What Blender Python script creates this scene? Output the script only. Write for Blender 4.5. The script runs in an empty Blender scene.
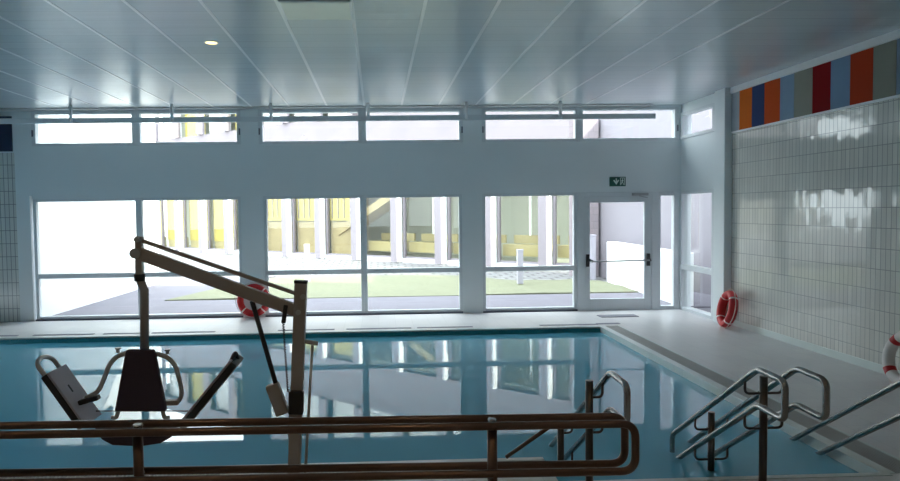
import bpy, bmesh, math, random
from mathutils import Vector, Matrix

random.seed(7)
S = bpy.context.scene
COL = S.collection

# ------------------------------------------------------------------ camera, world, sun, exposure
YAW, PITCH, ROLL, FPX, PPX = 0.0378650, 0.0437537, 0.0130269, 690.0, 403.715
fw = Vector((math.sin(YAW) * math.cos(PITCH), math.cos(YAW) * math.cos(PITCH), -math.sin(PITCH)))
rt0 = Vector((math.cos(YAW), -math.sin(YAW), 0.0))
dn0 = fw.cross(rt0)
rt = rt0 * math.cos(ROLL) + dn0 * math.sin(ROLL)
dn = dn0 * math.cos(ROLL) - rt0 * math.sin(ROLL)
EYE = Vector((0, 0, 2.0))
cam_data = bpy.data.cameras.new('camera')
cam = bpy.data.objects.new('camera', cam_data)
COL.objects.link(cam)
cam.matrix_world = Matrix(((rt.x, -dn.x, -fw.x, EYE.x), (rt.y, -dn.y, -fw.y, EYE.y), (rt.z, -dn.z, -fw.z, EYE.z), (0, 0, 0, 1)))
cam_data.sensor_width = 36.0
cam_data.lens = FPX / 900 * 36.0
cam_data.shift_x = (450 - PPX) / 900
cam_data.clip_end = 500
S.camera = cam

world = bpy.data.worlds.new('sky')
S.world = world
world.use_nodes = True
wn = world.node_tree
bg = wn.nodes['Background']
bg.inputs['Color'].default_value = (0.87, 0.935, 1.0, 1)
bg.inputs['Strength'].default_value = 5.0

sun_data = bpy.data.lights.new('sun', 'SUN')
sun_data.energy = 7.0
sun_data.color = (1.0, 0.93, 0.82)
sun_data.angle = 0.01
sun = bpy.data.objects.new('sun', sun_data)
COL.objects.link(sun)
sun.rotation_euler = Vector((0.62, -0.66, 0.50)).to_track_quat('Z', 'Y').to_euler()

S.view_settings.view_transform = 'Standard'
S.view_settings.look = 'None'
S.view_settings.gamma = 1.0
S.view_settings.use_curve_mapping = False
S.view_settings.exposure = 0.60
S.cycles.use_denoising = True
S.cycles.max_bounces = 16
S.cycles.diffuse_bounces = 8
S.cycles.glossy_bounces = 6
S.cycles.transparent_max_bounces = 24
S.cycles.sample_clamp_indirect = 12
S.cycles.caustics_reflective = False
S.cycles.caustics_refractive = False


def at(x, y, Y):
    """room point at depth Y that the measured photo position x, y looks at"""
    d = rt * ((x - PPX) / FPX) + dn * ((y - 240.5) / FPX) + fw
    return EYE + d * (Y / d.y)


# ------------------------------------------------------------------ materials
def new_mat(name):
    m = bpy.data.materials.new(name)
    m.use_nodes = True
    return m, m.node_tree, m.node_tree.nodes['Principled BSDF']


def mat(name, col, rough=0.5, metal=0.0, var=0.06, scale=6.0, bump=0.0, bscale=60.0, spec=0.5, coat=0.0):
    m, nt, p = new_mat(name)
    N, L = nt.nodes, nt.links
    p.inputs['Roughness'].default_value = rough
    p.inputs['Metallic'].default_value = metal
    p.inputs['Specular IOR Level'].default_value = spec
    p.inputs['Coat Weight'].default_value = coat
    tc = N.new('ShaderNodeTexCoord')
    nz = N.new('ShaderNodeTexNoise')
    nz.inputs['Scale'].default_value = scale
    nz.inputs['Detail'].default_value = 4
    L.new(tc.outputs['Object'], nz.inputs['Vector'])
    mx = N.new('ShaderNodeMix')
    mx.data_type = 'RGBA'
    mx.inputs['A'].default_value = tuple(c * (1 - var) for c in col) + (1,)
    mx.inputs['B'].default_value = tuple(min(1, c * (1 + var)) for c in col) + (1,)
    L.new(nz.outputs['Fac'], mx.inputs['Factor'])
    L.new(mx.outputs['Result'], p.inputs['Base Color'])
    if bump:
        n2 = N.new('ShaderNodeTexNoise')
        n2.inputs['Scale'].default_value = bscale
        L.new(tc.outputs['Object'], n2.inputs['Vector'])
        b = N.new('ShaderNodeBump')
        b.inputs['Strength'].default_value = bump
        b.inputs['Distance'].default_value = 0.01
        L.new(n2.outputs['Fac'], b.inputs['Height'])
        L.new(b.outputs['Normal'], p.inputs['Normal'])
    return m


def tile_mat(name, c1, c2, mortar, w, h, ax, rough=0.2, msize=0.004, bump=0.15, coat=0.0, offset=0.0, tilt=0.0):
    """rectangular tiles; ax = which two object axes run along and up the surface"""
    m, nt, p = new_mat(name)
    N, L = nt.nodes, nt.links
    tc = N.new('ShaderNodeTexCoord')
    sp = N.new('ShaderNodeSeparateXYZ')
    L.new(tc.outputs['Object'], sp.inputs['Vector'])
    cb = N.new('ShaderNodeCombineXYZ')
    L.new(sp.outputs[ax[0]], cb.inputs['X'])
    L.new(sp.outputs[ax[1]], cb.inputs['Y'])
    br = N.new('ShaderNodeTexBrick')
    br.offset = offset
    br.squash = 1.0
    br.inputs['Scale'].default_value = 1.0
    br.inputs['Brick Width'].default_value = w
    br.inputs['Row Height'].default_value = h
    br.inputs['Mortar Size'].default_value = msize
    br.inputs['Mortar Smooth'].default_value = 0.2
    br.inputs['Color1'].default_value = c1 + (1,)
    br.inputs['Color2'].default_value = c2 + (1,)
    br.inputs['Mortar'].default_value = mortar + (1,)
    L.new(cb.outputs['Vector'], br.inputs['Vector'])
    L.new(br.outputs['Color'], p.inputs['Base Color'])
    p.inputs['Roughness'].default_value = rough
    p.inputs['Coat Weight'].default_value = coat
    b = N.new('ShaderNodeBump')
    b.inputs['Strength'].default_value = bump
    b.inputs['Distance'].default_value = 0.003
    b.invert = True
    L.new(br.outputs['Fac'], b.inputs['Height'])
    if tilt:                                        # every tile is set a little off true
        dv = N.new('ShaderNodeVectorMath')
        dv.operation = 'DIVIDE'
        dv.inputs[1].default_value = (w, h, 1)
        L.new(cb.outputs['Vector'], dv.inputs[0])
        fl_ = N.new('ShaderNodeVectorMath')
        fl_.operation = 'FLOOR'
        L.new(dv.outputs['Vector'], fl_.inputs[0])
        wnz = N.new('ShaderNodeTexWhiteNoise')
        L.new(fl_.outputs['Vector'], wnz.inputs['Vector'])
        sb = N.new('ShaderNodeVectorMath')
        sb.operation = 'MULTIPLY_ADD'
        sb.inputs[1].default_value = (tilt, tilt, tilt)
        sb.inputs[2].default_value = (-tilt / 2, -tilt / 2, -tilt / 2)
        L.new(wnz.outputs['Color'], sb.inputs[0])
        gm = N.new('ShaderNodeNewGeometry')
        ad = N.new('ShaderNodeVectorMath')
        L.new(gm.outputs['Normal'], ad.inputs[0])
        L.new(sb.outputs['Vector'], ad.inputs[1])
        nm = N.new('ShaderNodeVectorMath')
        nm.operation = 'NORMALIZE'
        L.new(ad.outputs['Vector'], nm.inputs[0])
        L.new(nm.outputs['Vector'], b.inputs['Normal'])
    L.new(b.outputs['Normal'], p.inputs['Normal'])
    return m


def glass_mat(name, tint=(0.95, 0.98, 0.97), refl=1.0):
    m, nt, p = new_mat(name)
    N, L = nt.nodes, nt.links
    N.remove(p)
    out = N['Material Output']
    tr = N.new('ShaderNodeBsdfTransparent')
    tr.inputs['Color'].default_value = tint + (1,)
    gl = N.new('ShaderNodeBsdfGlossy')
    gl.inputs['Roughness'].default_value = 0.0
    gl.inputs['Color'].default_value = (refl, refl, refl, 1)
    fr = N.new('ShaderNodeFresnel')
    fr.inputs['IOR'].default_value = 1.45
    ge = N.new('ShaderNodeNewGeometry')
    ml = N.new('ShaderNodeMath')
    ml.operation = 'MULTIPLY_ADD'                 # reflect only where a ray enters the pane
    L.new(ge.outputs['Backfacing'], ml.inputs[0])
    ml.inputs[1].default_value = -1.0
    ml.inputs[2].default_value = 1.0
    m2 = N.new('ShaderNodeMath')
    m2.operation = 'MULTIPLY'
    L.new(fr.outputs['Fac'], m2.inputs[0])
    L.new(ml.outputs['Value'], m2.inputs[1])
    mx = N.new('ShaderNodeMixShader')
    L.new(m2.outputs['Value'], mx.inputs['Fac'])
    L.new(tr.outputs['BSDF'], mx.inputs[1])
    L.new(gl.outputs['BSDF'], mx.inputs[2])
    L.new(mx.outputs['Shader'], out.inputs['Surface'])
    return m


def water_mat():
    m, nt, p = new_mat('pool_water')
    N, L = nt.nodes, nt.links
    N.remove(p)
    out = N['Material Output']
    tc = N.new('ShaderNodeTexCoord')
    mp = N.new('ShaderNodeMapping')
    mp.inputs['Scale'].default_value = (0.8, 0.35, 1)
    L.new(tc.outputs['Object'], mp.inputs['Vector'])
    nz = N.new('ShaderNodeTexNoise')
    nz.inputs['Scale'].default_value = 2.2
    nz.inputs['Detail'].default_value = 1.0
    L.new(mp.outputs['Vector'], nz.inputs['Vector'])
    b = N.new('ShaderNodeBump')
    b.inputs['Strength'].default_value = 0.006
    b.inputs['Distance'].default_value = 0.05
    L.new(nz.outputs['Fac'], b.inputs['Height'])
    tr = N.new('ShaderNodeBsdfTransparent')
    tr.inputs['Color'].default_value = (0.78, 0.95, 0.98, 1)
    gl = N.new('ShaderNodeBsdfGlossy')
    gl.inputs['Roughness'].default_value = 0.0
    L.new(b.outputs['Normal'], gl.inputs['Normal'])
    fr = N.new('ShaderNodeFresnel')
    fr.inputs['IOR'].default_value = 1.5
    L.new(b.outputs['Normal'], fr.inputs['Normal'])
    ge = N.new('ShaderNodeNewGeometry')
    ml = N.new('ShaderNodeMath')
    ml.operation = 'MULTIPLY_ADD'
    L.new(ge.outputs['Backfacing'], ml.inputs[0])
    ml.inputs[1].default_value = -1.0
    ml.inputs[2].default_value = 1.0
    m2 = N.new('ShaderNodeMath')
    m2.operation = 'MULTIPLY'
    L.new(fr.outputs['Fac'], m2.inputs[0])
    L.new(ml.outputs['Value'], m2.inputs[1])
    df = N.new('ShaderNodeBsdfDiffuse')            # cloudiness of the treated water
    df.inputs['Color'].default_value = (0.18, 0.56, 0.74, 1)
    mb = N.new('ShaderNodeMixShader')
    mb.inputs['Fac'].default_value = 0.75
    L.new(tr.outputs['BSDF'], mb.inputs[1])
    L.new(df.outputs['BSDF'], mb.inputs[2])
    mx = N.new('ShaderNodeMixShader')
    L.new(m2.outputs['Value'], mx.inputs['Fac'])
    L.new(mb.outputs['Shader'], mx.inputs[1])
    L.new(gl.outputs['BSDF'], mx.inputs[2])
    L.new(mx.outputs['Shader'], out.inputs['Surface'])
    return m


def emit_mat(name, col, strength):
    m, nt, p = new_mat(name)
    p.inputs['Base Color'].default_value = col + (1,)
    p.inputs['Emission Color'].default_value = col + (1,)
    p.inputs['Emission Strength'].default_value = strength
    return m


def ceiling_mat():
    m, nt, p = new_mat('ceiling_metal')
    N, L = nt.nodes, nt.links
    tc = N.new('ShaderNodeTexCoord')
    sp = N.new('ShaderNodeSeparateXYZ')
    L.new(tc.outputs['Object'], sp.inputs['Vector'])
    cb = N.new('ShaderNodeCombineXYZ')
    sh = N.new('ShaderNodeMath')
    sh.inputs[1].default_value = 25.0
    L.new(sp.outputs['X'], sh.inputs[0])
    L.new(sh.outputs['Value'], cb.inputs['X'])
    L.new(sp.outputs['Y'], cb.inputs['Y'])
    br = N.new('ShaderNodeTexBrick')
    br.offset = 0.0
    br.inputs['Scale'].default_value = 1.0
    br.inputs['Brick Width'].default_value = 60.0
    br.inputs['Row Height'].default_value = 0.30
    br.inputs['Mortar Size'].default_value = 0.004
    br.inputs['Color1'].default_value = (0.58, 0.64, 0.68, 1)
    br.inputs['Color2'].default_value = (0.64, 0.69, 0.72, 1)
    br.inputs['Mortar'].default_value = (0.40, 0.44, 0.47, 1)
    L.new(cb.outputs['Vector'], br.inputs['Vector'])
    L.new(br.outputs['Color'], p.inputs['Base Color'])
    p.inputs['Roughness'].default_value = 0.27
    p.inputs['Metallic'].default_value = 0.15
    mp = N.new('ShaderNodeMapping')
    mp.inputs['Scale'].default_value = (0.5, 7.0, 1)
    L.new(tc.outputs['Object'], mp.inputs['Vector'])
    nz = N.new('ShaderNodeTexNoise')
    nz.inputs['Scale'].default_value = 1.6
    L.new(mp.outputs['Vector'], nz.inputs['Vector'])
    b = N.new('ShaderNodeBump')
    b.inputs['Strength'].default_value = 0.25
    b.inputs['Distance'].default_value = 0.01
    L.new(nz.outputs['Fac'], b.inputs['Height'])
    L.new(b.outputs['Normal'], p.inputs['Normal'])
    return m


M = {}
M['wall'] = mat('painted_wall', (0.78, 0.83, 0.85), 0.45, var=0.03, scale=1.5)
M['frame'] = mat('window_frame_paint', (0.70, 0.74, 0.77), 0.35, var=0.03)
M['gasket'] = mat('dark_sill', (0.10, 0.11, 0.15), 0.5)
M['glass'] = glass_mat('window_glass')
M['tile'] = tile_mat('wall_tile', (0.60, 0.59, 0.55), (0.68, 0.67, 0.62), (0.33, 0.34, 0.33), 0.08, 0.245, 'YZ', rough=0.08, msize=0.005, bump=0.3, coat=0.0, tilt=0.022)
M['tile_x'] = tile_mat('wall_tile_left', (0.62, 0.64, 0.62), (0.70, 0.71, 0.68), (0.25, 0.27, 0.28), 0.08, 0.245, 'XZ', rough=0.15, msize=0.006, bump=0.4)
M['deck'] = tile_mat('deck_tile', (0.66, 0.65, 0.66), (0.70, 0.69, 0.69), (0.60, 0.60, 0.60), 0.30, 0.30, 'XY', rough=0.42, msize=0.004, bump=0.1)
M['basin'] = tile_mat('pool_tile', (0.10, 0.42, 0.55), (0.13, 0.47, 0.60), (0.16, 0.50, 0.60), 0.25, 0.12, 'XY', rough=0.3, msize=0.004)
M['edge_tile'] = tile_mat('pool_edge_tile', (0.03, 0.26, 0.30), (0.04, 0.30, 0.34), (0.08, 0.30, 0.34), 0.25, 0.12, 'XZ', rough=0.25)
M['water'] = water_mat()
M['coping'] = mat('coping', (0.66, 0.72, 0.70), 0.35, var=0.05)
M['grate_dark'] = mat('channel_dark', (0.46, 0.46, 0.45), 0.6)
M['grate'] = mat('grate_bars', (0.55, 0.55, 0.52), 0.5)
M['ceiling'] = ceiling_mat()
M['batten'] = mat('ceiling_strip', (0.95, 0.97, 0.98), 0.27, 0.15, var=0.02)
M['white'] = mat('white_paint', (0.82, 0.83, 0.84), 0.4, var=0.03)
M['steel_dark'] = mat('bronze_steel', (0.14, 0.088, 0.066), 0.28, 0.85, var=0.1, scale=20)
M['steel_black'] = mat('black_steel', (0.09, 0.08, 0.075), 0.3, 0.8, var=0.1, scale=20)
M['steel'] = mat('steel_tube', (0.33, 0.32, 0.31), 0.25, 0.9, var=0.08, scale=20)
M['lift'] = mat('lift_paint', (0.36, 0.31, 0.27), 0.4, 0.1, var=0.05)
M['lift_tube'] = mat('lift_tube_steel', (0.50, 0.49, 0.47), 0.3, 0.6)
M['black'] = mat('black_plastic', (0.02, 0.02, 0.022), 0.5)
M['vinyl'] = mat('dark_vinyl', (0.035, 0.02, 0.035), 0.55, bump=0.1)
M['panel_grey'] = mat('grey_panel', (0.40, 0.37, 0.42), 0.5)
M['red'] = mat('buoy_red', (0.52, 0.012, 0.015), 0.45, var=0.1)
M['buoy_white'] = mat('buoy_white', (0.72, 0.68, 0.66), 0.45, var=0.06)
M['rope'] = mat('rope', (0.75, 0.68, 0.60), 0.8)
M['tape'] = mat('buoy_tape', (0.85, 0.72, 0.70), 0.4)
M['sign'] = mat('sign_green', (0.01, 0.09, 0.07), 0.4)
M['sign_white'] = mat('sign_white', (0.75, 0.85, 0.80), 0.4)
M['mat'] = mat('door_mat', (0.28, 0.28, 0.32), 0.9, bump=0.4)
M['closer'] = mat('closer_grey', (0.45, 0.46, 0.48), 0.4, 0.3)
# outside
M['pave'] = tile_mat('paving', (0.150, 0.140, 0.170), (0.165, 0.155, 0.185), (0.13, 0.12, 0.145), 0.4, 0.4, 'XY', rough=0.85)
M['cobble'] = tile_mat('cobbles', (0.20, 0.195, 0.20), (0.24, 0.235, 0.24), (0.10, 0.10, 0.10), 0.5, 0.45, 'XY', rough=0.9, msize=0.05, offset=0.5)
M['grass'] = mat('grass', (0.175, 0.18, 0.115), 0.95, var=0.3, scale=9, bump=0.8, bscale=25)
M['facade'] = mat('facade_pink', (0.235, 0.205, 0.22), 0.8, var=0.04, scale=2)
M['fin'] = mat('fin_paint', (0.24, 0.215, 0.24), 0.7, var=0.03)
M['render_white'] = mat('white_render', (0.84, 0.86, 0.86), 0.8, var=0.02)
M['yellow'] = mat('yellow_blind', (0.50, 0.41, 0.08), 0.7, var=0.05)
M['beige'] = mat('beige_blind', (0.36, 0.29, 0.15), 0.7, var=0.2, scale=1.2)
M['inner'] = mat('inner_wall', (0.42, 0.44, 0.37), 0.8, var=0.05)
M['bench'] = mat('bench_wood', (0.40, 0.34, 0.16), 0.6, var=0.1)
M['slats'] = tile_mat('white_slats', (0.86, 0.86, 0.86), (0.82, 0.82, 0.84), (0.45, 0.45, 0.48), 50.0, 0.12, 'XZ', rough=0.6, msize=0.02)
M['brick'] = tile_mat('pink_brick', (0.22, 0.185, 0.205), (0.25, 0.21, 0.225), (0.19, 0.165, 0.18), 0.30, 0.20, 'XZ', rough=0.85, msize=0.012, offset=0.5)
M['ext_grey'] = mat('outer_render', (0.24, 0.22, 0.25), 0.8, var=0.04)
M['bollard'] = mat('bollard_white', (0.42, 0.40, 0.46), 0.5)
M['fac_glass'] = glass_mat('facade_glass', (0.95, 0.95, 0.93))


# ------------------------------------------------------------------ mesh helpers
def fillet(pts, rad, n=6, closed=False):
    pts = [Vector(p) for p in pts]
    out = []
    m = len(pts)
    for i, p in enumerate(pts):
        if not closed and (i == 0 or i == m - 1):
            out.append(p)
            continue
        a, b = pts[(i - 1) % m], pts[(i + 1) % m]
        u, v = (a - p), (b - p)
        r = min(rad, u.length * 0.48, v.length * 0.48)
        s, e = p + u.normalized() * r, p + v.normalized() * r
        for k in range(n + 1):
            t = k / n
            out.append(s * (1 - t) ** 2 + p * 2 * t * (1 - t) + e * t * t)
    return out


class MB:
    def __init__(self):
        self.v, self.f, self.smooth = [], [], []

    def quad_box(self, c):
        """eight corners: bottom ring then top ring"""
        b = len(self.v)
        self.v += [Vector(p) for p in c]
        for q in ((3, 2, 1, 0), (4, 5, 6, 7), (0, 1, 5, 4), (1, 2, 6, 5), (2, 3, 7, 6), (3, 0, 4, 7)):
            self.f.append([b + i for i in q]); self.smooth.append(False)
        return self

    def box(self, x0, x1, y0, y1, z0, z1):
        return self.quad_box([(x0, y0, z0), (x1, y0, z0), (x1, y1, z0), (x0, y1, z0), (x0, y0, z1), (x1, y0, z1), (x1, y1, z1), (x0, y1, z1)])

    def bar(self, a, b, w, t, side=(0, 1, 0)):
        """rectangular bar from a to b, w across in the side direction, t in the third"""
        a, b = Vector(a), Vector(b)
        d = (b - a).normalized()
        s = Vector(side)
        s = (s - d * s.dot(d)).normalized()
        n = d.cross(s)
        s, n = s * w / 2, n * t / 2
        return self.quad_box([a - s - n, a + s - n, a + s + n, a - s + n, b - s - n, b + s - n, b + s + n, b - s + n])

    def tube(self, pts, r, seg=12, closed=False, caps=True):
        pts = [Vector(p) for p in pts]
        m = len(pts)
        tang = []
        for i in range(m):
            a = pts[(i - 1) % m] if (closed or i > 0) else pts[i]
            b = pts[(i + 1) % m] if (closed or i < m - 1) else pts[i]
            tang.append((b - a).normalized())
        ref = Vector((0, 0, 1)) if abs(tang[0].z) < 0.9 else Vector((0, 1, 0))
        u = (ref - tang[0] * ref.dot(tang[0])).normalized()
        base = len(self.v)
        rr = r if isinstance(r, (list, tuple)) else [r] * m
        for i in range(m):
            u = (u - tang[i] * u.dot(tang[i])).normalized()
            w = tang[i].cross(u)
            for k in range(seg):
                a = 2 * math.pi * k / seg
                self.v.append(pts[i] + (u * math.cos(a) + w * math.sin(a)) * rr[i])
        rings = m if closed else m - 1
        for i in range(rings):
            j = (i + 1) % m
            for k in range(seg):
                l = (k + 1) % seg
                self.f.append([base + i * seg + k, base + i * seg + l, base + j * seg + l, base + j * seg + k]); self.smooth.append(True)
        if caps and not closed:
            self.f.append([base + k for k in range(seg)][::-1]); self.smooth.append(False)
            self.f.append([base + (m - 1) * seg + k for k in range(seg)]); self.smooth.append(False)
        return self

    def cyl(self, a, b, r, seg=16):
        return self.tube([a, b], r, seg)

    def prism(self, outline, d):
        """closed outline of points pushed along d"""
        d = Vector(d)
        b, n = len(self.v), len(outline)
        self.v += [Vector(p) for p in outline] + [Vector(p) + d for p in outline]
        self.f.append(list(range(b, b + n))[::-1]); self.smooth.append(False)
        self.f.append(list(range(b + n, b + 2 * n))); self.smooth.append(False)
        for i in range(n):
            j = (i + 1) % n
            self.f.append([b + i, b + j, b + n + j, b + n + i]); self.smooth.append(False)
        return self

    def arc_torus(self, R, r, a0, a1, steps=24, seg=16, flat=1.0):
        """piece of a ring in the local XZ plane"""
        full = abs(a1 - a0) > 2 * math.pi - 1e-4
        b = len(self.v)
        m = steps if full else steps + 1
        for i in range(m):
            a = a0 + (a1 - a0) * i / steps
            c = Vector((math.cos(a), 0, math.sin(a)))
            for k in range(seg):
                t = 2 * math.pi * k / seg
                self.v.append(c * (R + r * math.cos(t)) + Vector((0, flat * r * math.sin(t), 0)))
        for i in range(steps):
            j = (i + 1) % m
            for k in range(seg):
                l = (k + 1) % seg
                self.f.append([b + i * seg + k, b + i * seg + l, b + j * seg + l, b + j * seg + k]); self.smooth.append(True)
        if not full:
            self.f.append([b + k for k in range(seg)]); self.smooth.append(False)
            self.f.append([b + (m - 1) * seg + k for k in range(seg)][::-1]); self.smooth.append(False)
        return self

    def build(self, name, m, parent=None, bevel=0.0, local=False):
        me = bpy.data.meshes.new(name)
        off = Vector((0, 0, 0))
        if parent is not None and not local:
            off = Vector(parent.get('_o', (0, 0, 0)))
        me.from_pydata([v - off for v in self.v], [], self.f)
        for p, s in zip(me.polygons, self.smooth):
            p.use_smooth = s
        bm = bmesh.new()
        bm.from_mesh(me)
        bmesh.ops.recalc_face_normals(bm, faces=bm.faces)
        bm.to_mesh(me)
        bm.free()
        me.materials.append(M[m])
        o = bpy.data.objects.new(name, me)
        COL.objects.link(o)
        if parent is not None:
            o.parent = parent
            o['_o'] = tuple(off)
        if bevel:
            md = o.modifiers.new('bevel', 'BEVEL')
            md.width = bevel
            md.segments = 2
            md.limit_method = 'ANGLE'
        return o


def thing(name, label, cat, loc=(0, 0, 0), group=None, rot=None):
    o = bpy.data.objects.new(name, None)
    o.empty_display_size = 0.1
    COL.objects.link(o)
    o.location = loc
    if rot is not None:
        o.rotation_euler = rot
    o['_o'] = tuple(loc)
    return tag(o, label, cat, group)


def tag(o, label, cat, group=None, kind=None):
    o['label'] = label
    o['category'] = cat
    if group:
        o['group'] = group
    if kind:
        o['kind'] = kind
    return o


def struct(o):
    o['kind'] = 'structure'
    return o


def group_struct(name):
    o = bpy.data.objects.new(name, None)
    COL.objects.link(o)
    o['_o'] = (0, 0, 0)
    o['kind'] = 'structure'
    return o


# ------------------------------------------------------------------ the room
WY, RX, CZ = 13.20, 5.94, 3.965          # far wall, right wall, ceiling
LX, BY = -9.5, -4.0                      # left wall, wall behind the camera
PX1, PFAR, PNEAR = 3.72, 11.38, 5.42     # pool edges
WZ = -0.085                              # water level

# openings of the far wall: x0, x1, z0, z1
low = [(-6.46, -4.50), (-4.50, -2.58), (-2.16, -0.265), (-0.265, 1.63), (2.02, 3.86)]
LZ0, LZ1, TZ = 0.03, 2.30, 0.84
UZ0, UZ1 = 3.28, 3.925
ups = [(-6.42, -4.50), (-4.50, -2.55), (-2.22, -0.265), (-0.265, 1.66), (2.02, 3.90), (3.90, 5.84)]

wf = MB()
y0, y1 = WY, WY + 0.30
for a, b in ((-6.75, -6.50), (-2.58, -2.16), (1.63, 2.02)):       # pillars
    wf.box(a, b, y0, y1, 0, 2.36)
wf.box(-6.75, 6.10, y0, y1, 2.36, UZ0)                            # band between the window rows
for a, b in ((-6.46, -2.58), (-2.16, 1.63), (2.02, 5.85)):
    wf.box(a, b, y0, y1, LZ1, 2.36)
for a, b in ((-6.75, -6.42), (-2.55, -2.22), (1.66, 2.02), (5.84, 6.10)):
    wf.box(a, b, y0, y1, UZ0, UZ1)
wf.box(-6.75, 6.10, y0, y1, UZ1, 4.3)
wf.box(5.85, 6.10, y0, y1, 0, 2.36)
struct(wf.build('wall_back', 'wall'))
struct(MB().box(LX, -6.75, WY, WY + 0.3, 0, 3.17).build('wall_back_tiled', 'tile_x'))
M['navy'] = mat('navy_panel', (0.02, 0.03, 0.07), 0.4)
struct(MB().box(LX, -6.75, WY, WY + 0.3, 3.17, 4.3).build('wall_back_upper', 'wall'))
tag(MB().box(-8.2, -6.77, WY - 0.03, WY, 3.19, 3.84).build('wall_panel', 'navy', bevel=0.003), 'dark navy panel above the tiles at the far left of the window wall', 'wall panel', 'coloured wall panels')

# lower windows: frame, transom, two panes each
wn_i = 1
for i, (a, b) in enumerate(low):
    g = group_struct('window_%d' % wn_i); wn_i += 1
    f = MB()
    t = 0.06
    f.box(a, a + t, WY + 0.02, WY + 0.12, LZ0, LZ1)
    f.box(b - t, b, WY + 0.02, WY + 0.12, LZ0, LZ1)
    f.box(a + t, b - t, WY + 0.02, WY + 0.12, LZ1 - 0.055, LZ1)
    f.box(a + t, b - t, WY + 0.02, WY + 0.12, LZ0, LZ0 + 0.05)
    f.box(a + t, b - t, WY + 0.02, WY + 0.12, TZ - 0.045, TZ + 0.045)
    f.build('window_frame', 'frame', g, bevel=0.006)
    MB().box(a + t, b - t, WY + 0.06, WY + 0.075, LZ0 + 0.05, TZ - 0.045).build('glass_pane', 'glass', g)
    MB().box(a + t, b - t, WY + 0.06, WY + 0.075, TZ + 0.045, LZ1 - 0.055).build('glass_pane', 'glass', g)
    MB().box(a, b, WY - 0.015, WY + 0.14, 0.0, LZ0).build('window_sill', 'gasket', g)
# raised rims around each pair (pale lines on the wall)
for i, (a, b) in enumerate(ups):
    g = group_struct('window_%d' % wn_i); wn_i += 1
    f = MB()
    t = 0.075
    z0, z1 = UZ0, UZ1
    f.box(a, a + t, WY - 0.01, WY + 0.12, z0, z1)
    f.box(b - t, b, WY - 0.01, WY + 0.12, z0, z1)
    f.box(a + t, b - t, WY - 0.01, WY + 0.12, z1 - 0.055, z1)
    f.box(a + t, b - t, WY - 0.01, WY + 0.12, z0, z0 + 0.055)
    f.build('window_frame', 'frame', g, bevel=0.006)
    MB().box(a + t, b - t, WY + 0.06, WY + 0.075, z0 + 0.055, z1 - 0.055).build('glass_pane', 'glass', g)
    s = MB()
    for hx in ((a + 0.02) if i % 2 == 0 else (b - 0.02),):
        s.box(hx - 0.012, hx + 0.012, WY - 0.025, WY - 0.01, z0 + 0.18, z0 + 0.30)
    s.build('window_hinge', 'gasket', g)

# door and side light
g = group_struct('door_1')
f = MB()
f.box(3.86, 4.00, WY + 0.0, WY + 0.14, 0, 2.30)
f.box(5.33, 5.45, WY + 0.0, WY + 0.14, 0, 2.30)
f.box(4.00, 5.33, WY + 0.0, WY + 0.14, 2.215, 2.30)
f.build('door_frame', 'frame', g, bevel=0.006)
f = MB()
ya, yb = WY + 0.02, WY + 0.08
f.box(4.00, 4.115, ya, yb, 0.0, 2.215)
f.box(5.185, 5.33, ya, yb, 0.0, 2.215)
f.box(4.115, 5.185, ya, yb, 2.10, 2.215)
f.box(4.115, 5.185, ya, yb, 0.0, 0.225)
leaf = f.build('door_leaf', 'frame', g, bevel=0.006)
MB().box(4.115, 5.185, ya + 0.02, ya + 0.035, 0.225, 2.10).build('glass_pane', 'glass', leaf)
for sx in (4.065, 5.255):
    p = MB()
    p.box(sx - 0.03, sx + 0.03, WY - 0.03, WY + 0.02, 0.86, 1.10)
    p.bar((sx, WY - 0.03, 1.0), (sx + (0.07 if sx < 4.5 else 0.0), WY - 0.10, 0.965), 0.03, 0.05)
    h = p.build('push_bar_bracket', 'black', leaf, bevel=0.006)
MB().cyl((4.08, WY - 0.10, 0.965), (5.25, WY - 0.10, 0.975), 0.014).build('push_bar', 'closer', leaf)
c = MB().box(4.93, 5.24, WY - 0.05, WY + 0.01, 2.225, 2.275)
c.bar((5.05, WY - 0.06, 2.22), (5.2, WY - 0.10, 2.18), 0.02, 0.015)
c.build('door_closer', 'closer', g, bevel=0.004)
g = group_struct('window_%d' % wn_i); wn_i += 1
f = MB()
f.box(5.45, 5.50, WY, WY + 0.12, 0, 2.30)
f.box(5.76, 5.85, WY, WY + 0.12, 0, 2.30)
f.box(5.50, 5.76, WY, WY + 0.12, 2.22, 2.30)
f.box(5.50, 5.76, WY, WY + 0.12, 0, 0.07)
f.build('window_frame', 'frame', g, bevel=0.005)
MB().box(5.50, 5.76, WY + 0.05, WY + 0.065, 0.07, 2.22).build('glass_pane', 'glass', g)

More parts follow.
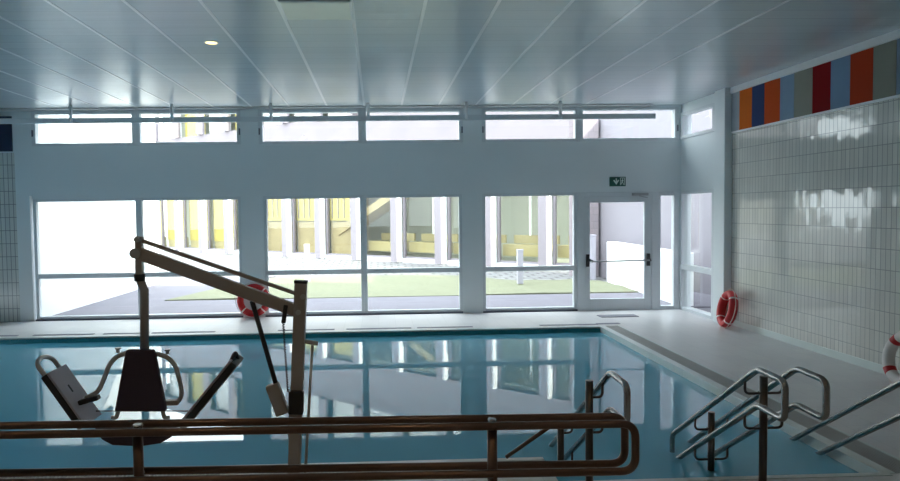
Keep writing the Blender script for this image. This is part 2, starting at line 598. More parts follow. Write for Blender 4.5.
# right wall: tiled stretch, pillar, glazed corner
struct(MB().box(RX, RX + 0.3, BY, 11.40, 0, 4.3).build('wall_right', 'tile'))
struct(MB().box(RX - 0.13, RX + 0.3, 11.36, 11.72, 0, 4.3).build('wall_right_pillar', 'wall', bevel=0.01))
wr = MB()
sx0, sx1 = 5.90, 6.10
wr.box(sx0, sx1, 11.72, WY, 2.30, 3.30)
wr.box(sx0, sx1, 11.72, WY, 3.80, 4.3)
wr.box(sx0, sx1, 11.72, 11.80, 0, 4.0)
struct(wr.build('wall_right_end', 'wall'))
for (za, zb, tr) in ((0.0, 2.30, True), (3.30, 3.80, False)):
    g = group_struct('window_%d' % wn_i); wn_i += 1
    f = MB()
    xa, xb = 5.87, 5.99
    f.box(xa, xb, 11.80, 11.92, za, zb)
    f.box(xa, xb, WY - 0.09, WY, za, zb)
    f.box(xa, xb, 11.92, WY - 0.09, zb - 0.06, zb)
    f.box(xa, xb, 11.92, WY - 0.09, za, za + 0.06)
    if tr:
        f.box(xa, xb, 11.92, WY - 0.09, TZ - 0.05, TZ + 0.05)
    f.build('window_frame', 'frame', g, bevel=0.005)
    if tr:
        MB().box(xa + 0.05, xa + 0.065, 11.92, WY - 0.09, za + 0.06, TZ - 0.05).build('glass_pane', 'glass', g)
        MB().box(xa + 0.05, xa + 0.065, 11.92, WY - 0.09, TZ + 0.05, zb - 0.06).build('glass_pane', 'glass', g)
    else:
        MB().box(xa + 0.05, xa + 0.065, 11.92, WY - 0.09, za + 0.06, zb - 0.06).build('glass_pane', 'glass', g)

# left wall and the wall behind the camera (both outside the picture)
struct(MB().box(LX - 0.3, LX, BY, WY + 0.3, 0, 4.3).build('wall_left', 'wall'))
struct(MB().box(LX - 0.3, RX + 0.3, BY - 0.3, BY, 0, 4.3).build('wall_front', 'wall'))

# floor around the pool
fl = MB()
fl.box(LX, PX1 + 0.32, PFAR + 0.10, WY + 0.3, -0.3, 0)                 # far deck
fl.box(PX1 + 0.32, RX + 0.3, BY, WY + 0.3, -0.3, 0)                   # right deck
fl.box(LX, 1.30, BY, 5.04, -0.3, 0)                                   # near deck
fl.box(LX, 1.30, 5.31, PNEAR - 0.06, -0.3, 0)
fl.box(1.30, PX1 + 0.32, BY, 4.90, -0.3, 0)
struct(fl.build('floor', 'deck'))
# pool basin
pb = MB()
D = -1.35
pb.box(LX, PX1 + 0.05, 4.0, PFAR + 0.05, D - 0.1, D)
pb.box(PX1 - 0.005, PX1 + 0.05, 4.9, PFAR + 0.05, D, -0.14)
pb.box(LX, 1.30, PNEAR - 0.05, PNEAR, D, -0.02)
pb.box(1.25, 1.30, 4.9, PNEAR, D, -0.02)
pb.box(1.30, PX1, 4.88, 4.93, D, -0.02)
struct(pb.build('floor_pool_basin', 'basin'))
struct(MB().box(LX, PX1 + 0.05, PFAR, PFAR + 0.08, D, -0.015).build('wall_pool_far', 'edge_tile'))
wt = MB()
b0 = len(wt.v)
wt.v += [Vector(p) for p in ((LX, PNEAR - 0.02, WZ), (1.28, PNEAR - 0.02, WZ), (1.28, 4.92, WZ), (PX1, 4.92, WZ), (PX1, PFAR, WZ), (LX, PFAR, WZ))]
wt.f.append([0, 1, 2, 3, 4, 5]); wt.smooth.append(False)
tag(wt.build('pool_water', 'water'), 'still teal water filling the swimming pool and mirroring the windows', 'water', kind='stuff')

# pool rims
tr = MB().box(LX, PX1 + 0.1, PFAR, PFAR + 0.10, -0.03, 0.006)
struct(tr.build('trim_1', 'coping', bevel=0.004))
tr = MB().box(PX1 - 0.005, PX1 + 0.10, 4.9, PFAR, -0.14, 0.006)
struct(tr.build('trim_2', 'coping', bevel=0.004))
g = group_struct('trim_3')
MB().box(PX1 + 0.10, PX1 + 0.32, 4.9, PFAR + 0.1, -0.05, -0.006).build('channel', 'grate_dark', g)
gb = MB()
for k in range(9):
    xx = PX1 + 0.115 + k * 0.024
    gb.box(xx, xx + 0.008, 4.9, PFAR + 0.1, -0.006, 0.002)
gb.build('channel_grate', 'grate_dark', g)
struct(MB().box(PX1 + 0.32, PX1 + 0.345, 4.9, PFAR + 0.12, -0.01, 0.007).build('trim_4', 'coping'))
tr = MB().box(LX, 1.30, PNEAR - 0.06, PNEAR, -0.03, 0.006)
struct(tr.build('trim_5', 'coping', bevel=0.004))
g = group_struct('trim_6')
MB().box(LX, 1.30, 5.04, 5.31, -0.05, -0.02).build('channel', 'grate_dark', g)
gb = MB()
k = 0
while LX + 5.0 + k * 0.030 < 1.29:
    xx = LX + 5.0 + k * 0.030
    gb.box(xx, xx + 0.014, 5.05, 5.30, -0.02, 0.0)
    k += 1
gb.build('channel_grate', 'grate', g)
struct(MB().box(1.30, PX1 + 0.05, 4.86, 4.92, -0.03, 0.006).build('trim_7', 'coping', bevel=0.004))

# steps into the pool
st = MB()
for k in range(7):
    z = -0.16 - 0.17 * k
    st.box(1.32, PX1 - 0.01, 4.93 + 0.26 * k, 4.93 + 0.26 * (k + 1), D, z)
struct(st.build('floor_pool_steps', 'basin'))

# ceiling
ce = MB().box(LX - 0.3, RX + 0.3, BY - 0.3, WY + 0.3, CZ, CZ + 0.3)
ceil = struct(ce.build('ceiling', 'ceiling'))
bi = 8
for k in range(-9, 6):
    xx = 0.485 + 0.698 * k
    if xx > RX - 0.1:
        continue
    b = MB().box(xx - 0.018, xx + 0.018, BY, WY - 0.05, CZ - 0.003, CZ)
    b.build('batten', 'batten', ceil)
# white strip and coloured panels above the tiles
struct(MB().box(RX - 0.05, RX, BY, 11.36, 3.865, CZ).build('trim_8', 'white', bevel=0.004))
struct(MB().box(RX - 0.03, RX, BY, 11.36, 3.205, 3.235).build('trim_9', 'white', bevel=0.003))
pan = [(11.36, 11.106, (0.40, 0.44, 0.48), 'pale grey blue panel beside the pillar, first of the coloured band above the tiles'),
       (11.106, 10.73, (0.66, 0.14, 0.015), 'bright orange panel left of the navy one above the tiled wall'),
       (10.73, 10.38, (0.035, 0.06, 0.16), 'navy blue panel between two orange panels above the tiled wall'),
       (10.38, 9.97, (0.55, 0.075, 0.012), 'orange panel right of the navy one above the tiled wall'),
       (9.97, 9.63, (0.24, 0.33, 0.45), 'light blue panel right of the second orange one above the tiles'),
       (9.63, 9.216, (0.29, 0.29, 0.25), 'beige grey panel left of the dark red one above the tiles'),
       (9.216, 8.84, (0.24, 0.003, 0.006), 'dark red panel in the coloured band above the tiled wall'),
       (8.84, 8.47, (0.20, 0.30, 0.44), 'light blue panel right of the dark red one above the tiles'),
       (8.47, 8.07, (0.42, 0.045, 0.012), 'rust red panel furthest right of the red panels above the tiles'),
       (8.07, 7.70, (0.26, 0.26, 0.22), 'beige grey panel right of the rust red one above the tiles'),
       (7.70, 7.35, (0.20, 0.27, 0.36), 'slate blue panel at the right end of the coloured band above the tiles')]
for i, (ya, yb, c, lab) in enumerate(pan):
    key = 'panel%d' % i
    M[key] = mat('panel_colour_%d' % i, c, 0.7, var=0.05, spec=0.08)
    tag(MB().box(RX - 0.02, RX, yb + 0.002, ya - 0.002, 3.235, 3.865).build('wall_panel', key, bevel=0.002), lab, 'wall panel', 'coloured wall panels')
struct(MB().box(RX - 0.012, RX, BY, 11.36, 0, 0.10).build('baseboard_right', 'coping', bevel=0.003))

# ------------------------------------------------------------------ outside
struct(MB().box(-60, 60, WY + 0.3, 90, -0.4, -0.03).build('ground', 'cobble'))
gp = MB().box(-6.5, 8, WY + 0.3, 15.9, -0.2, 0.0)
gp.prism([(-6.4, 15.9, -0.2), (-4.9, 15.9, -0.2), (-3.8, 20.2, -0.2), (-3.2, 21.6, -0.2), (-6.4, 21.6, -0.2)], (0, 0, 0.2))
struct(gp.build('ground_path', 'pave'))
gr = MB()
outline = [(-4.9, 15.95), (1.6, 15.9), (6.1, 15.9), (6.15, 18.2), (5.4, 19.0), (3.9, 18.9), (2.2, 20.9), (-0.5, 21.2), (-2.8, 21.3), (-3.8, 20.2)]
gr.prism([(x, y, -0.1) for x, y in outline], (0, 0, 0.115))
go = gr.build('grass_patch', 'grass')
bmm = bmesh.new(); bmm.from_mesh(go.data)
bmesh.ops.triangulate(bmm, faces=bmm.faces[:])
bmesh.ops.subdivide_edges(bmm, edges=bmm.edges[:], cuts=3, use_grid_fill=True)
for v in bmm.verts:
    if v.co.z > 0:
        v.co.z += random.uniform(-0.01, 0.025)
bmm.to_mesh(go.data); bmm.free()
tag(go, 'pale green lawn patch in the courtyard outside the windows', 'grass', kind='stuff')

# white wing to the left of the courtyard
wv = thing('building', 'sunlit plain white building wing at the left of the courtyard', 'building', (-7.5, 17, 0))
MB().prism([(-9.0, WY + 0.32, -0.1), (-6.50, WY + 0.32, -0.1), (-6.27, 20.0, -0.1), (-9.0, 20.0, -0.1)], (0, 0, 7.1)).build('wall', 'render_white', wv)
MB().prism([(-9.05, WY + 0.32, 7.0), (-6.44, WY + 0.32, 7.0), (-6.21, 20.05, 7.0), (-9.05, 20.05, 7.0)], (0, 0, 0.12)).build('roof_edge', 'fin', wv)

lv = MB()
for k in range(9):
    z = 2.42 + k * 0.125
    lv.box(-6.45, -6.34, 15.0, 16.5, z, z + 0.06)
lv.build('louvre', 'gasket', wv)

# opposite building: plane Y = 27.71 - 0.889 X
def fp(x, out=0.0, z=0.0):
    """point on the opposite facade at X = x, pushed out towards the courtyard"""
    n = Vector((-0.664, -0.747, 0))
    return Vector((x, 27.711 - 0.889 * x, z)) + n * out
T = Vector((0.747, -0.664, 0))
NRM = Vector((-0.664, -0.747, 0))
ob = thing('building', 'long two storey building with white fins and yellow glazing across the courtyard', 'building', fp(-3))
XS = [5.6 - 1.6 * k for k in range(-2, 13)]


def slab(xa, xb, o0, o1, z0, z1, mb=None):
    mb = mb or MB()
    a0, a1, b1, b0 = fp(xa, o0), fp(xa, o1), fp(xb, o1), fp(xb, o0)
    up = lambda p, z: (p.x, p.y, z)
    return mb.quad_box([up(a0, z0), up(b0, z0), up(b1, z0), up(a1, z0), up(a0, z1), up(b0, z1), up(b1, z1), up(a1, z1)])


slab(-15, 10, -0.3, 0.05, 4.15, 5.95).build('spandrel', 'facade', ob)
slab(-15, 10, -0.3, 0.05, 7.9, 8.6).build('parapet', 'facade', ob)
slab(-15, 10, -0.3, 0.02, -0.1, 0.12).build('plinth', 'render_white', ob)
slab(-15, 10, -3.2, -3.0, 0, 8.6).build('rear_wall', 'inner', ob)
slab(-15, 10, -3.0, -0.3, 4.0, 4.2).build('floor_slab', 'inner', ob)
slab(-15, 10, -3.0, -0.3, -0.1, 0.10).build('ground_floor', 'inner', ob)
slab(-15, 10, -3.0, -0.3, 8.4, 8.6).build('roof', 'inner', ob)
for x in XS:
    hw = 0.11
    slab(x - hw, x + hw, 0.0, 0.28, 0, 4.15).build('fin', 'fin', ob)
    slab(x + hw + 0.002, x + 0.165, 0.0, 0.24, 0, 4.15).build('fin_sunlit_side', 'render_white', ob)  # white slab added so the fin's right side reads as sunlit
    slab(x - hw, x + hw, -0.05, 0.25, 5.95, 7.9).build('upper_fin', 'fin', ob)
for i in range(len(XS) - 1):
    xb, xa = XS[i] - 0.11, XS[i + 1] + 0.165
    w = slab(xa, xb, -0.12, -0.10, 0.12, 4.15).build('window_glass', 'fac_glass', ob)
    fr = MB()
    slab(xa, xa + 0.07, -0.16, -0.04, 0.12, 4.15, fr)
    slab(xa + 0.09, xb, -0.16, -0.04, 0.12, 0.20, fr)
    fr.build('window_frame', 'fin', ob)
    mid = (xa + xb) / 2
    if mid < -5.0:
        slab(xa, xb, -0.42, -0.40, 0.55, 4.1).build('yellow_blind', 'yellow', ob)
        slab(xa, xb, -0.55, -0.45, 0.12, 0.7).build('low_shelf', 'bench', ob)
    elif mid < -0.9:
        slab(xa, xb, -0.32, -0.30, 1.6, 4.1).build('yellow_blind', 'yellow', ob)
        rl = MB()
        for k in range(5):
            xx = xa + (xb - xa) * (k + 0.5) / 5
            slab(xx - 0.015, xx + 0.015, -0.27, -0.25, 1.7, 2.8, rl)
        rl.build('inner_railing', 'fin', ob)
        slab(xa, xb, -0.6, -0.35, 0.12, 1.55).build('timber_front', 'beige', ob)
    else:
        slab(xa, xb, -0.9, -0.4, 0.35, 0.75).build('bench', 'bench', ob)
        slab(xa, xb, -1.3, -1.2, 0.75, 1.05).build('bench_back', 'bench', ob)
        c = xa + (xb - xa) * 0.45
        slab(c - 0.03, c + 0.03, -1.0, -0.95, 1.05, 4.1).build('inner_post', 'render_white', ob)
    slab(xa, xb, -0.30, -0.28, 5.95, 7.9).build('upper_blind', 'yellow' if i in (9, 11) else 'slats', ob)
    slab(xa, xb, -0.12, -0.10, 5.95, 7.9).build('upper_window_glass', 'fac_glass', ob)
sf = MB()                                     # the stair behind the glass, rising to the right
for (za, zb, xa2, xb2) in ((1.1, 3.6, -1.9, 1.9),):
    p0, p1 = fp(xa2, -0.75, za), fp(xb2, -0.75, zb)
    sf.bar(p0, p1, 1.0, 0.30, side=NRM)
sf.build('inner_stair', 'beige', ob)

# right side of the courtyard
lw = MB()
lw.prism([(6.25, 18.6, -0.05), (6.05, 13.6, -0.05), (6.35, 13.6, -0.05), (6.55, 18.6, -0.05)], (0, 0, 1.12))
tag(lw.build('low_wall', 'render_white', bevel=0.02), 'low white rendered wall outside beyond the glass door', 'wall')
bp = MB().box(5.75, 6.45, 19.9, 20.5, -0.05, 4.6)
tag(bp.build('brick_pillar', 'brick'), 'pinkish brick pillar at the corner of the courtyard, seen through the door', 'pillar')
ow = MB()
pts = [(6.45, 20.3), (7.9, 13.4), (7.9, 7.0)]
hts = [4.6, 4.6, 6.5]
for k in range(2):
    (xa, ya), (xb, yb) = pts[k], pts[k + 1]
    h = (4.6, 6.5)[k]  # near stretch is unseen, added taller to keep sun out of the side window
    ow.quad_box([(xa, ya, -0.1), (xb, yb, -0.1), (xb + 0.3, yb, -0.1), (xa + 0.3, ya, -0.1), (xa, ya, h), (xb, yb, h), (xb + 0.3, yb, h), (xa + 0.3, ya, h)])
tag(ow.build('courtyard_wall', 'ext_grey'), 'tall grey mauve rendered wall behind the low white wall outside', 'wall')
struct(MB().box(6.15, 8.2, 7.0, WY + 0.32, -0.4, -0.03).build('ground_side', 'pave'))

for (x, y, h, lab) in ((-1.98, 19.35, 1.07, 'slim white bollard beside the lawn outside, left of the others'),
                       (3.72, 17.92, 0.92, 'white bollard on the lawn outside the window beside the door'),
                       (6.0, 19.3, 1.22, 'thick white bollard seen through the glass door')):
    r = 0.14 if h > 1.2 else 0.075
    zb = -0.03 if h > 1.2 else 0.035
    t = thing('bollard', lab, 'bollard', (x, y, zb), 'white bollards')
    MB().box(x - r, x + r, y - r, y + r, zb, h - 0.02).build('shaft', 'bollard', t, bevel=0.012)
    MB().box(x - r * 1.08, x + r * 1.08, y - r * 1.08, y + r * 1.08, h - 0.02, h + 0.02).build('cap', 'bollard', t, bevel=0.008)

# ------------------------------------------------------------------ things on the far wall and ceiling
zr0, zr1 = at(300, 121.5, 12.75).z, at(300, 116.3, 12.75).z
t = thing('curtain_rail', 'long white rail hanging from the ceiling along the window wall', 'rail', (-0.8, 12.75, zr0))
MB().box(-9.0, 5.2, 12.72, 12.78, zr0, zr1).build('rail', 'frame', t, bevel=0.006)
MB().box(-9.0, 5.26, 13.02, 13.19, 3.94, 3.964).build('mounting_strip', 'closer', t, bevel=0.006)
for px in (-35, 71, 172, 271, 368, 466, 560):
    hx = at(px, 110, 12.72).x
    h = MB().cyl((hx, 12.70, zr0 + 0.02), (hx, 12.70, CZ), 0.028)
    h.build('hanger', 'white', t)

t = thing('exit_sign', 'small green emergency exit sign above the glass door', 'sign', (4.64, WY - 0.02, 2.42))
MB().box(4.49, 4.80, WY - 0.025, WY, 2.41, 2.59).build('sign_plate', 'sign', t, bevel=0.003)
ar = MB()
yy = WY - 0.028
ar.prism([(4.555, yy, 2.52), (4.575, yy, 2.535), (4.605, yy, 2.495), (4.605, yy, 2.56), (4.625, yy, 2.56), (4.625, yy, 2.495), (4.65, yy, 2.535), (4.67, yy, 2.52), (4.615, yy, 2.44)], (0, 0.004, 0))
ar.build('arrow', 'sign_white', t)
mn = MB()
mn.box(4.69, 4.70, yy, yy + 0.004, 2.43, 2.57)
mn.box(4.69, 4.78, yy, yy + 0.004, 2.565, 2.575)
mn.box(4.77, 4.78, yy, yy + 0.004, 2.43, 2.57)
mn.cyl((4.74, yy, 2.55), (4.74, yy + 0.004, 2.55), 0.011, 10)
mn.bar((4.738, yy + 0.002, 2.535), (4.728, yy + 0.002, 2.485), 0.004, 0.022)
mn.bar((4.728, yy + 0.002, 2.49), (4.752, yy + 0.002, 2.465), 0.004, 0.012)
mn.bar((4.752, yy + 0.002, 2.468), (4.750, yy + 0.002, 2.435), 0.004, 0.011)
mn.bar((4.725, yy + 0.002, 2.49), (4.710, yy + 0.002, 2.445), 0.004, 0.012)
mn.bar((4.738, yy + 0.002, 2.53), (4.762, yy + 0.002, 2.508), 0.004, 0.010)
mn.bar((4.732, yy + 0.002, 2.53), (4.712, yy + 0.002, 2.512), 0.004, 0.010)
mn.build('running_figure', 'sign_white', t)

M['lamp_on'] = emit_mat('downlight_glow', (1.0, 0.80, 0.36), 1.6)
def downlight(x, y, lab, watts):
    t = thing('downlight', lab, 'ceiling light', (x, y, CZ), 'downlights in the ceiling')
    MB().cyl((x, y, CZ - 0.004), (x, y, CZ), 0.085, 24).build('lamp_ring', 'batten', t)
    MB().cyl((x, y, CZ - 0.007), (x, y, CZ - 0.003), 0.065, 24).build('lamp_glass', 'lamp_on', t)
    ld = bpy.data.lights.new('downlight_beam', 'AREA')
    ld.shape = 'DISK'
    ld.size = 0.12
    ld.energy = watts
    ld.color = (1.0, 0.72, 0.42)
    lo = bpy.data.objects.new('downlight_beam', ld)
    COL.objects.link(lo)
    lo.parent = t
    lo.location = (0, 0, -0.012)


downlight(-1.885, 8.14, 'small round warm downlight lit in the ceiling', 4)
for xx in (-3.98, -1.885, 0.21, 2.30):            # unseen row of lamps, added for warm highlights on the near rails
    downlight(xx, 1.6, 'unseen warm downlight added above the near deck', 4)
M['diffuser'] = mat('panel_diffuser', (0.95, 0.98, 0.86), 0.22, var=0.03)
t = thing('ceiling_light', 'square pale ceiling light panel at the top of the picture, unlit', 'ceiling light', (-0.555, 6.87, CZ))
MB().box(-0.89, -0.215, 6.54, 7.15, CZ - 0.014, CZ).build('light_frame', 'batten', t, bevel=0.003)
MB().box(-0.875, -0.235, 6.57, 7.13, CZ - 0.018, CZ - 0.012).build('diffuser', 'diffuser', t)

# mat and drain covers on the far deck
tag(MB().box(4.05, 4.75, 12.35, 12.62, 0, 0.012).build('door_mat', 'mat', bevel=0.004), 'small grey mat on the floor in front of the glass door', 'mat')
DR = [(-7.2, -6.0), (-5.75, -4.75), (-4.6, -3.85), (-3.8, -2.75), (-1.7, -0.75), (-0.55, 0.55), (0.65, 1.6), (2.75, 3.75)]
drl = ['long slim drain cover at the left end of the far pool edge', 'slim drain cover on the far deck under the left window', 'slim drain cover on the far deck behind the lift hanger',
       'slim drain cover on the far deck left of the red lifebuoy', 'slim drain cover on the far deck right of the lift post', 'slim drain cover on the far deck under the third window pane',
       'slim drain cover on the far deck below the second wide pillar', 'slim drain cover on the far deck before the window beside the door']
for (a, b), lab in zip(DR, drl):
    tag(MB().box(a, b, PFAR + 0.22, PFAR + 0.30, 0, 0.006).build('drain_cover', 'mat', bevel=0.002), lab, 'drain cover', 'drain covers on the far deck')
tag(MB().box(3.75, 4.15, PFAR + 0.25, PFAR + 0.36, 0, 0.006).build('drain_cover', 'mat', bevel=0.002), 'short dark drain cover at the far right pool corner', 'drain cover', 'drain covers on the far deck')


# ------------------------------------------------------------------ lifebuoys
def lifebuoy(lab, loc, normal, R, r, base, band, flat=0.9, lean_up=(0, 0, 1)):
    n = Vector(normal).normalized()
    up = Vector(lean_up)
    z = (up - n * up.dot(n)).normalized()
    x = (-n).cross(z) * -1
    y = z.cross(x)
    mtx = Matrix((x, y, z)).transposed().to_4x4()
    mtx.translation = Vector(loc)
    t = thing('lifebuoy', lab, 'lifebuoy', loc, 'lifebuoys around the pool')
    t.matrix_world = mtx
    MB().arc_torus(R, r, 0, 2 * math.pi, 64, 20, flat=flat).build('ring', base, t, local=True)
    bw = 0.05 if band == 'tape' else 0.15
    for k in range(4):
        a = math.pi / 4 + k * math.pi / 2
        MB().arc_torus(R, r * 1.03, a - bw, a + bw, 8, 20, flat=flat).build('band', band, t, local=True)
    pts = []
    for k in range(64):
        a = 2 * math.pi * k / 64
        rr = R + r * 1.06 + 0.022 * abs(math.sin(2 * (a - math.pi / 4)))
        pts.append((rr * math.cos(a), 0, rr * math.sin(a)))
    MB().tube(pts, 0.007, 8, closed=True).build('grab_line', 'rope', t, local=True)
    return t


lifebuoy('red lifebuoy leaning on the wide pillar between the windows, behind the lift arm', (-2.36, WY - 0.11, 0.335), (0, -1, 0.10), 0.25, 0.062, 'red', 'tape')
lifebuoy('red lifebuoy leaning on the right wall beside the pillar', (5.73, 11.08, 0.31), (-0.95, 0.14, 0.2), 0.25, 0.058, 'red', 'tape', 1.25)
lifebuoy('white lifebuoy with red bands leaning on the tiled wall at the right edge', (5.78, 7.30, 0.30), (-0.97, 0.0, 0.2), 0.25, 0.058, 'buoy_white', 'red', 1.1)


# ------------------------------------------------------------------ stair handrails
def prof(x, dz=0.0, end=None):
    """side view of a rail: level bit at the top then a slope into the water"""
    return x


def loop_points(x, Ya=4.39, top=0.93, low=0.69, Yn=4.09, Yf=5.70, closed=True):
    s = 0.66
    up = lambda Y: top - s * (Y - Ya)
    lo = lambda Y: low - s * (Y - Ya)
    if closed:
        return [(x, Yn, top - 0.01), (x, Ya, top), (x, Yf, up(Yf)), (x, Yf, lo(Yf) - 0.0), (x, Ya, low), (x, Yn, low - 0.01)]


def handrail(lab, xs, loops, posts, dive=None):
    t = thing('stair_handrail', lab, 'handrail', (xs, 4.55, 0), 'handrails over the pool steps')
    pr = 0.026
    for (py, pz, pb) in posts:
        MB().cyl((xs, py, pb), (xs, py, pz), pr, 16).build('post', 'steel_black', t)
    for lx in loops:
        if dive and lx in dive:
            s = 0.66
            Yu, Yl = 7.2, 6.9
            pts = [(lx, Yu, 0.93 - s * (Yu - 4.39)), (lx, 4.39, 0.93), (lx, 4.09, 0.92), (lx, 4.09, 0.68), (lx, 4.39, 0.69), (lx, Yl, 0.69 - s * (Yl - 4.39))]
            MB().tube(fillet(pts, 0.06), 0.021, 14).build('rail_loop', 'steel', t)
        else:
            MB().tube(fillet(loop_points(lx), 0.055, closed=True), 0.021, 14, closed=True).build('rail_loop', 'steel', t)
        for (py, pz, pb) in posts:
            s = 0.66
            for top in (0.93, 0.69):
                zr = top - s * max(0.0, py - 4.39)
                zb = zr - 0.10
                if zb < pb + 0.05 and False:
                    continue
                MB().tube(fillet([(xs, py, zb), (lx, py, zb), (lx, py, zr - 0.015)], 0.035), 0.009, 10).build('bracket', 'steel_black', t)
    return t


handrail('middle double stair handrail with two loops on shared posts, dipping into the pool', 2.61, (2.48, 2.74), ((4.55, 0.84, 0.0), (5.28, 0.38, -0.36)), dive=(2.74,))
handrail('single stair handrail just beyond the right end of the long double rail', 1.41, (1.50,), ((4.55, 0.84, 0.0), (5.28, 0.36, -0.36)), dive=(1.50,))
handrail('single stair handrail at the right corner, nearest the tiled wall', 3.58, (3.67,), ((4.2, 0.84, 0.0),), dive=(3.67,))

# ------------------------------------------------------------------ long double rail in the foreground
t = thing('double_handrail', 'long dark double handrail with rounded end across the foreground', 'handrail', (-0.5, 3.53, 0))
def lineY(y_left, y_right, x):
    return y_left + (y_right - y_left) * (x + 2.0) / 3.2
for (yl, yr, xe, zt, zb) in ((3.650, 3.548, 1.288, 0.90, 0.648), (3.500, 3.430, 1.300, 0.898, 0.652)):
    xs0 = -3.2
    pts = [(xs0, lineY(yl, yr, xs0), zb), (xe, lineY(yl, yr, xe), zb), (xe, lineY(yl, yr, xe), zt), (xs0, lineY(yl, yr, xs0), zt)]
    MB().tube(fillet(pts, 0.075, 8, closed=True), 0.0205, 16, closed=True).build('rail_loop', 'steel_dark', t)
for (px, yy) in ((0.575, 3.49), (-1.245, 3.545), (-3.0, 3.575)):
    Yp = yy
    MB().cyl((px, Yp, 0), (px, Yp, 0.90), 0.026, 18).build('post', 'steel_dark', t)
    c = MB().cyl((px, Yp, 0.90), (px, Yp, 0.922), 0.022, 16)
    c.build('post_cap', 'steel', t)
    for z in (0.90, 0.65):
        MB().cyl((px, Yp - 0.09, z), (px, Yp + 0.075, z), 0.010, 10).build('bracket', 'steel_dark', t)
    MB().cyl((px, Yp - 0.0, 0), (px, Yp, 0.012), 0.06, 20).build('foot_plate', 'steel_dark', t)

# slim brace bar running from the single handrail's low post down to the deck edge
tag(MB().tube([(1.375, 5.28, 0.33), (1.0, 5.39, 0.022)], 0.016, 12).build('brace_bar', 'steel_dark'), 'dark slanting bar between the single handrail and the near pool edge', 'bar')

# ------------------------------------------------------------------ pool lift
LY = 4.85
t = thing('pool_lift', 'tall brown pool lift with slanted arm and a hanging dark seat', 'pool lift', (at(294, 480, LY).x, LY, 0))
A = lambda x, y, dy=0.0: at(x, y, LY + dy)
MB().bar(at(293.5, 490, LY), A(301, 283), 0.085, 0.085).build('post', 'lift', t, bevel=0.006)
b = A(293.5, 490)
MB().box(b.x - 0.12, b.x + 0.12, LY - 0.12, LY + 0.12, 0, 0.02).build('base_plate', 'lift', t, bevel=0.004)
pc = MB().bar(A(301, 283), A(301.1, 280.5), 0.088, 0.09)
pc.build('post_cap', 'black', t)
arm = MB().bar(A(300.5, 312), A(138, 253), 0.06, 0.085).build('arm', 'lift', t, bevel=0.006)
MB().bar(A(305, 296.5), A(138.5, 239.5), 0.03, 0.026).build('upper_link', 'lift', t, bevel=0.003)
for (x, y, r) in ((137.5, 253, 0.036), (299, 311.5, 0.018), (303.5, 296, 0.018), (139, 239.5, 0.018)):
    p = A(x, y)
    MB().cyl(p + Vector((0, -0.058, 0)), p + Vector((0, 0.058, 0)), r, 16).build('pivot_bolt', 'lift_tube', t)
hg = MB()
hg.bar(A(139, 236.5), A(139.6, 277), 0.05, 0.045)
hg.build('hanger_bracket', 'lift', t, bevel=0.004)
hb = MB()
hb.tube([A(139.6, 274), A(140, 280), A(144.4, 290), A(144.6, 352)], 0.031, 8)
hb.build('hanger_pole', 'lift', t)
hc = MB().cyl(A(139.4, 274), A(139.7, 281), 0.036, 14)
hc.build('hanger_collar', 'black', t)
MB().cyl(A(252, 301), A(277, 388), 0.017, 12).build('ram_rod', 'black', t)
MB().bar(A(272, 384), A(283, 414), 0.07, 0.095).build('ram_body', 'lift', t, bevel=0.012)
MB().bar(A(296.5, 391, -0.06), A(295.8, 414, -0.06), 0.06, 0.105).build('control_box', 'black', t, bevel=0.012)
MB().tube(fillet([A(290, 414), A(288.5, 430), A(290.5, 446), A(294, 446)], 0.02), 0.008, 8).build('hose', 'black', t)
cp = []
for k in range(141):
    u = k / 140
    p = A(283.2 + 4.8 * u, 322 + 70 * u, -0.03)
    a = u * 2 * math.pi * 28
    cp.append(p + Vector((0.007 * math.cos(a), 0.007 * math.sin(a), 0)))
MB().tube(cp, 0.0035, 6).build('coiled_cord', 'black', t)
MB().bar(A(286, 305, -0.03), A(283.4, 323, -0.03), 0.03, 0.03).build('cord_plug', 'black', t, bevel=0.004)
ph = MB().cyl(A(312.5, 344), A(305, 478), 0.010, 12)
ph.build('pump_handle', 'lift_tube', t)
ph = MB().tube([A(300, 340.5), A(318, 343.5)], 0.016, 12)
ph.build('pump_grip', 'lift', t)
# seat
zb = -0.10
br = [A(126, 350, zb), A(152.5, 350, zb), A(154.5, 354, zb), (A(166, 411.5, zb)), A(114, 411.5, zb), A(124.5, 354, zb)]
MB().prism(br, (0, 0.05, 0)).build('backrest', 'vinyl', t, bevel=0.012)
for sgn in (0, 1):
    if sgn == 0:
        pts = [A(127, 353, -0.03), A(117, 356, -0.02), A(109.5, 364, 0.0), A(104, 379, 0.03), A(98.5, 392, 0.05), A(86, 398, 0.07)]
        pad = (A(79.5, 402.5, 0.05), A(99, 397, 0.05))
        screw = A(118, 352.5, -0.02)
    else:
        pts = [A(153, 353, -0.03), A(167, 356.5, -0.02), A(175.5, 365, 0.0), A(179.5, 380, 0.03), A(182, 392, 0.05), A(180, 401, 0.05), A(164, 402, 0.07)]
        pad = (A(179, 402, 0.05), A(163, 402.5, 0.05))
        screw = A(167.5, 354, -0.02)
    ar = MB().tube(fillet(pts, 0.05), 0.0165, 12).build('armrest', 'lift_tube', t)
    MB().bar(pad[0], pad[1], 0.06, 0.035).build('arm_pad', 'black' if sgn == 0 else 'lift', ar, bevel=0.008)
    MB().cyl(screw, screw + Vector((0, 0, 0.03)), 0.012, 10).cyl(screw + Vector((0, 0, 0.024)), screw + Vector((0, 0, 0.034)), 0.02, 10).build('thumb_screw', 'lift_tube', ar)
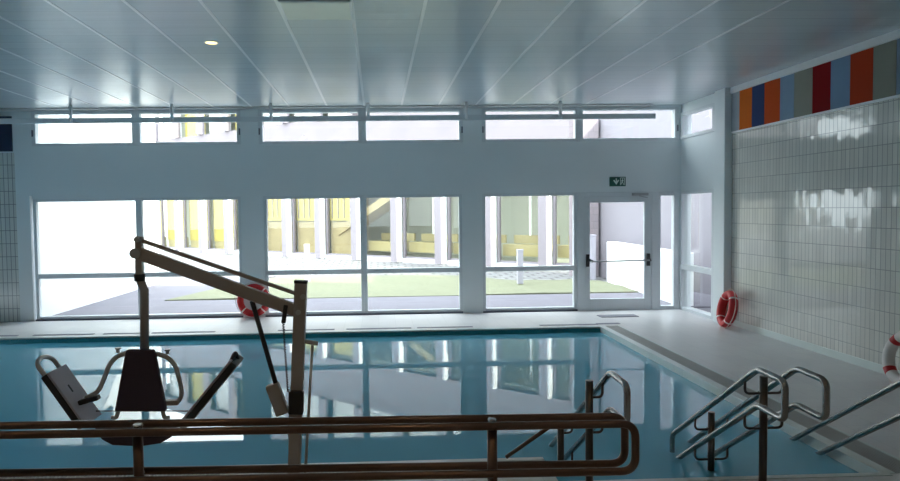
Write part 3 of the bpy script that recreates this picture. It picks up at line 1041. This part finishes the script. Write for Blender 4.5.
# side wings: sloping panels running away from the viewer, dark padding on the outside
def wing(topx, topy, botx, boty, hand_pts, hand_mat, lab):
    a, b = A(topx, topy, -0.05), A(botx, boty, -0.05)
    W = Vector((0, 0.28, 0))
    d = (b - a).normalized()
    n = d.cross(Vector((0, 1, 0))).normalized()
    if n.z < 0:
        n = -n
    w = MB().quad_box([a, b, b + W, a + W, a + n * 0.015, b + n * 0.015, b + W + n * 0.015, a + W + n * 0.015]).build('side_wing', 'panel_grey', t, bevel=0.004)
    pd = MB().quad_box([p - n * 0.05 for p in (a, b, b + W, a + W)] + [p - n * 0.001 for p in (a, b, b + W, a + W)])
    pd.build('wing_padding', 'black', w, bevel=0.01)
    MB().tube(fillet([p for p in hand_pts], 0.07), 0.016, 12).build('grab_handle', hand_mat, w)
    mid = a * 0.62 + b * 0.38 + W * 0.45 + n * 0.016
    MB().bar(mid - d * 0.03, mid + d * 0.03, 0.016, 0.004).build('grip_slot', 'black', w)


wing(46, 374, 84, 427, [A(47, 378, -0.03), A(36, 364, -0.03), A(41, 357, 0.06), A(52, 357, 0.17), A(61, 370, 0.20)], 'lift_tube', 'left')
wing(231, 362, 178, 427, [A(225, 372, 0.02), A(232, 360, 0.02), A(235.2, 352, 0.06), A(237.5, 359, 0.14), A(236, 364, 0.2)], 'black', 'right')
st = [A(92, 425, -0.03), A(178, 425, -0.03), A(172, 437, -0.03), A(160, 444, -0.03), A(140, 447, -0.03), A(112, 446, -0.03), A(101, 440, -0.03)]
MB().prism(st, (0, 0.13, 0)).build('seat', 'vinyl', t, bevel=0.015)
MB().cyl(A(96, 411, 0.0), A(188, 411, 0.0), 0.004, 8).build('cross_wire', 'black', t)
for (x0, x1, x2) in ((119, 116.5, 111.5), (162, 164.5, 169.5)):
    MB().tube(fillet([A(x0, 408, -0.07), A(x1, 418, -0.07), A(x2, 417.5, -0.07)], 0.02), 0.014, 10).build('seat_hook', 'lift_tube', t)

for o in bpy.data.objects:
    if '_o' in o:
        del o['_o']
